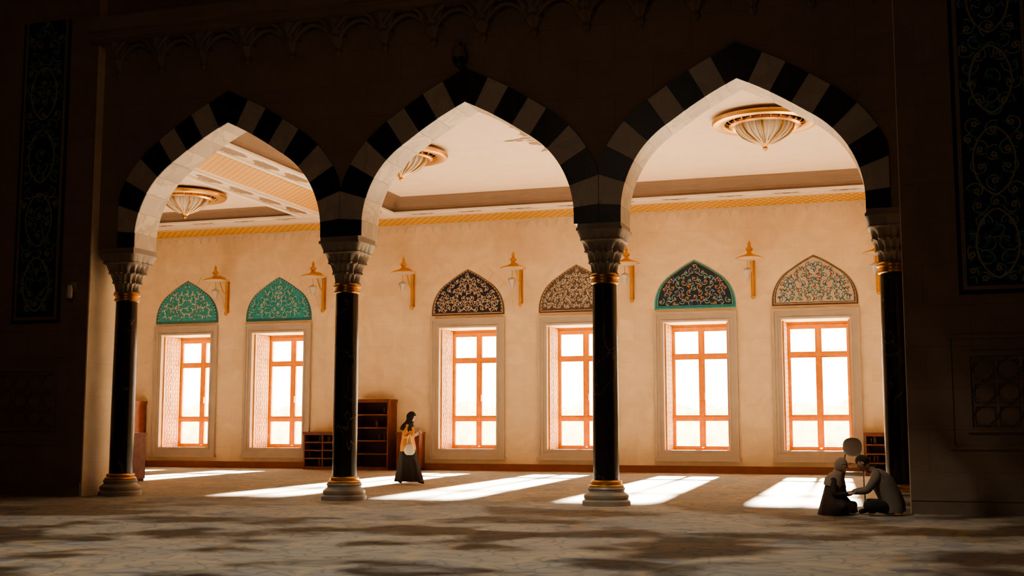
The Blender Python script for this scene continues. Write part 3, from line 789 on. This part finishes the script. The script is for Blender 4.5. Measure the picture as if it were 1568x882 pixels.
# ---- seated woman
sw=empty('seated_woman',(-1.03,18.70,0),math.radians(-18))
J=dict(pelvis=(0,0,.14),spine=(.02,0,.30),chest=(.05,0,.46),neck=(.09,0,.57),headb=(.11,0,.62),
 shL=(.06,.14,.50),elL=(.10,.20,.29),wrL=(.26,.09,.31),shR=(.06,-.14,.50),elR=(.10,-.20,.29),wrR=(.26,-.06,.31),
 hipL=(.03,.09,.12),knL=(.26,.26,.13),anL=(.14,0,.06),toeL=(.24,-.08,.045),hipR=(.03,-.09,.12),knR=(.26,-.26,.13),anR=(.22,.02,.065),toeR=(.30,.12,.045))
r=dict(RB); r.update(pelvis=.13,spine=.12,chest=.12,sh=.06,el=.048,wr=.032,hip=.10,kn=.07)
body(sw,J,r,[M['robe'],M['skin'],M['robe'],M['dark']])
bb=head(sw,(.14,0,.70),math.radians(20),math.radians(-20),None,True)
bb.loft([((.03,0,.42),.155,.20),((.04,0,.49),.15,.19),((.07,0,.55),.12,.14),((.095,0,.59),.092,.10),((.11,0,.64),.088,.085)],28,0,(.05,8,.8)); bb.obj('headscarf',[M['scarf']],True,sw,80)
b=MB(); b.loft([((.07,0,.005),.27,.33),((.06,0,.08),.27,.33),((.03,0,.18),.21,.26),((.02,0,.30),.155,.19),((.05,0,.44),.145,.185),((.08,0,.53),.09,.12)],36,0,(.06,9,.6)); b.obj('robe',[M['robe']],True,sw,80)
hand(sw,(.26,.09,.31),(1,-.2,.1),(0,0,1),(0,-1,0),.4,'hand_left'); hand(sw,(.26,-.06,.31),(1,.2,.1),(0,0,1),(0,1,0),.4,'hand_right')
# ---- chair behind them
b=MB(); cx,cy=-.87,22.0
def rbox(cx,cy,cz,rx,ry,rz,mi,e=.6):
    vs=[];n=24;m=14
    sg=lambda v,p:math.copysign(abs(v)**p,v)
    for j in range(m+1):
        t=-pi/2+pi*j/m
        for i in range(n):
            a=2*pi*i/n; vs.append((cx+rx*sg(math.cos(t),e)*sg(math.cos(a),e),cy+ry*sg(math.cos(t),e)*sg(math.sin(a),e),cz+rz*sg(math.sin(t),e)))
    b.add(vs,[(j*n+i,j*n+(i+1)%n,(j+1)*n+(i+1)%n,(j+1)*n+i) for j in range(m) for i in range(n)],mi)
rbox(cx,cy+.2,.93,.165,.04,.165,0,.8); rbox(cx,cy,.47,.22,.21,.04,0,.4)
for sx in (-1,1):
    b.tube([(cx+sx*.19,cy-.18,.0),(cx+sx*.19,cy-.17,.45),(cx+sx*.2,cy-.17,.66),(cx+sx*.2,cy+.12,.70),(cx+sx*.17,cy+.2,.72)],.013,8,1)
    b.tube([(cx+sx*.19,cy+.22,.0),(cx+sx*.18,cy+.18,.45),(cx+sx*.10,cy+.21,.93)],.013,8,1)
    b.tube([(cx+sx*.19,cy-.17,.44),(cx+sx*.18,cy+.18,.44)],.012,8,1)
b.obj('chair',[M['chairg'],M['dark']],True)
# ------------------------------------------------------------------ light
sun=bpy.data.lights.new('sun','SUN'); sun.energy=140; sun.angle=math.radians(1.8); sun.color=(1,.84,.63)
so=bpy.data.objects.new('sun',sun); sc.collection.objects.link(so)
so.rotation_euler=Vector((.04,-1,-.282)).to_track_quat('-Z','Y').to_euler()
wd=bpy.data.worlds.new('world'); sc.world=wd; wd.use_nodes=True
bg=wd.node_tree.nodes['Background']; bg.inputs[0].default_value=(1,.86,.66,1); bg.inputs[1].default_value=7
for cx in WIN:
    l=bpy.data.lights.new('daylight_portal','AREA'); l.shape='RECTANGLE'; l.size=1.8; l.size_y=3.6
    l.cycles.is_portal=True
    o=bpy.data.objects.new('daylight_portal',l); sc.collection.objects.link(o); o.location=(cx,YO+.03,2.41)
    o.rotation_euler=Vector((0,-1,0)).to_track_quat('-Z','Z').to_euler()
sp=bpy.data.lights.new('added_dapple_spot','SPOT'); sp.energy=2000; sp.color=(1,.90,.74); sp.spot_size=math.radians(84); sp.spot_blend=.7; sp.shadow_soft_size=.05  # unseen spot added to dapple the near carpet, broken up by noise
sp.use_nodes=True; nt=sp.node_tree; em=nt.nodes['Emission']
tc=N(nt,'ShaderNodeTexCoord'); no=N(nt,'ShaderNodeTexNoise',Scale=9,Detail=3)
rp=N(nt,'ShaderNodeValToRGB'); rp.color_ramp.elements[0].position=.43; rp.color_ramp.elements[1].position=.54
rp.color_ramp.elements[0].color=(.10,.10,.10,1)
nt.links.new(tc.outputs['Normal'],no.inputs['Vector']); nt.links.new(no.outputs['Fac'],rp.inputs['Fac']); nt.links.new(rp.outputs['Color'],em.inputs['Strength'])
o=bpy.data.objects.new('added_dapple_spot',sp); sc.collection.objects.link(o); o.location=(-5.5,11.5,11.6)
o.rotation_euler=(Vector((-5.5,13.5,0))-Vector(o.location)).to_track_quat('-Z','Y').to_euler()
l=bpy.data.lights.new('hall_fill_light','POINT'); l.energy=160; l.color=(1,.80,.58); l.shadow_soft_size=.8  # unseen fill added to lift the dark hall, no fixture
o=bpy.data.objects.new('hall_fill_light',l); sc.collection.objects.link(o); o.location=(-7,3,9)
# ------------------------------------------------------------------ camera
cam=bpy.data.cameras.new('camera'); co=bpy.data.objects.new('camera',cam); sc.collection.objects.link(co)
cam.lens=1850/1568*36; cam.sensor_width=36; cam.clip_end=500
phi=math.radians(17.85); tau=math.atan(212/1850)
F=Vector((-math.sin(phi)*math.cos(tau),math.cos(phi)*math.cos(tau),math.sin(tau)))
co.location=(0,0,1.29); co.rotation_euler=F.to_track_quat('-Z','Y').to_euler(); sc.camera=co
sc.view_settings.view_transform='AgX'; sc.view_settings.exposure=.66
try: sc.view_settings.look='AgX - Medium High Contrast'
except Exception: pass
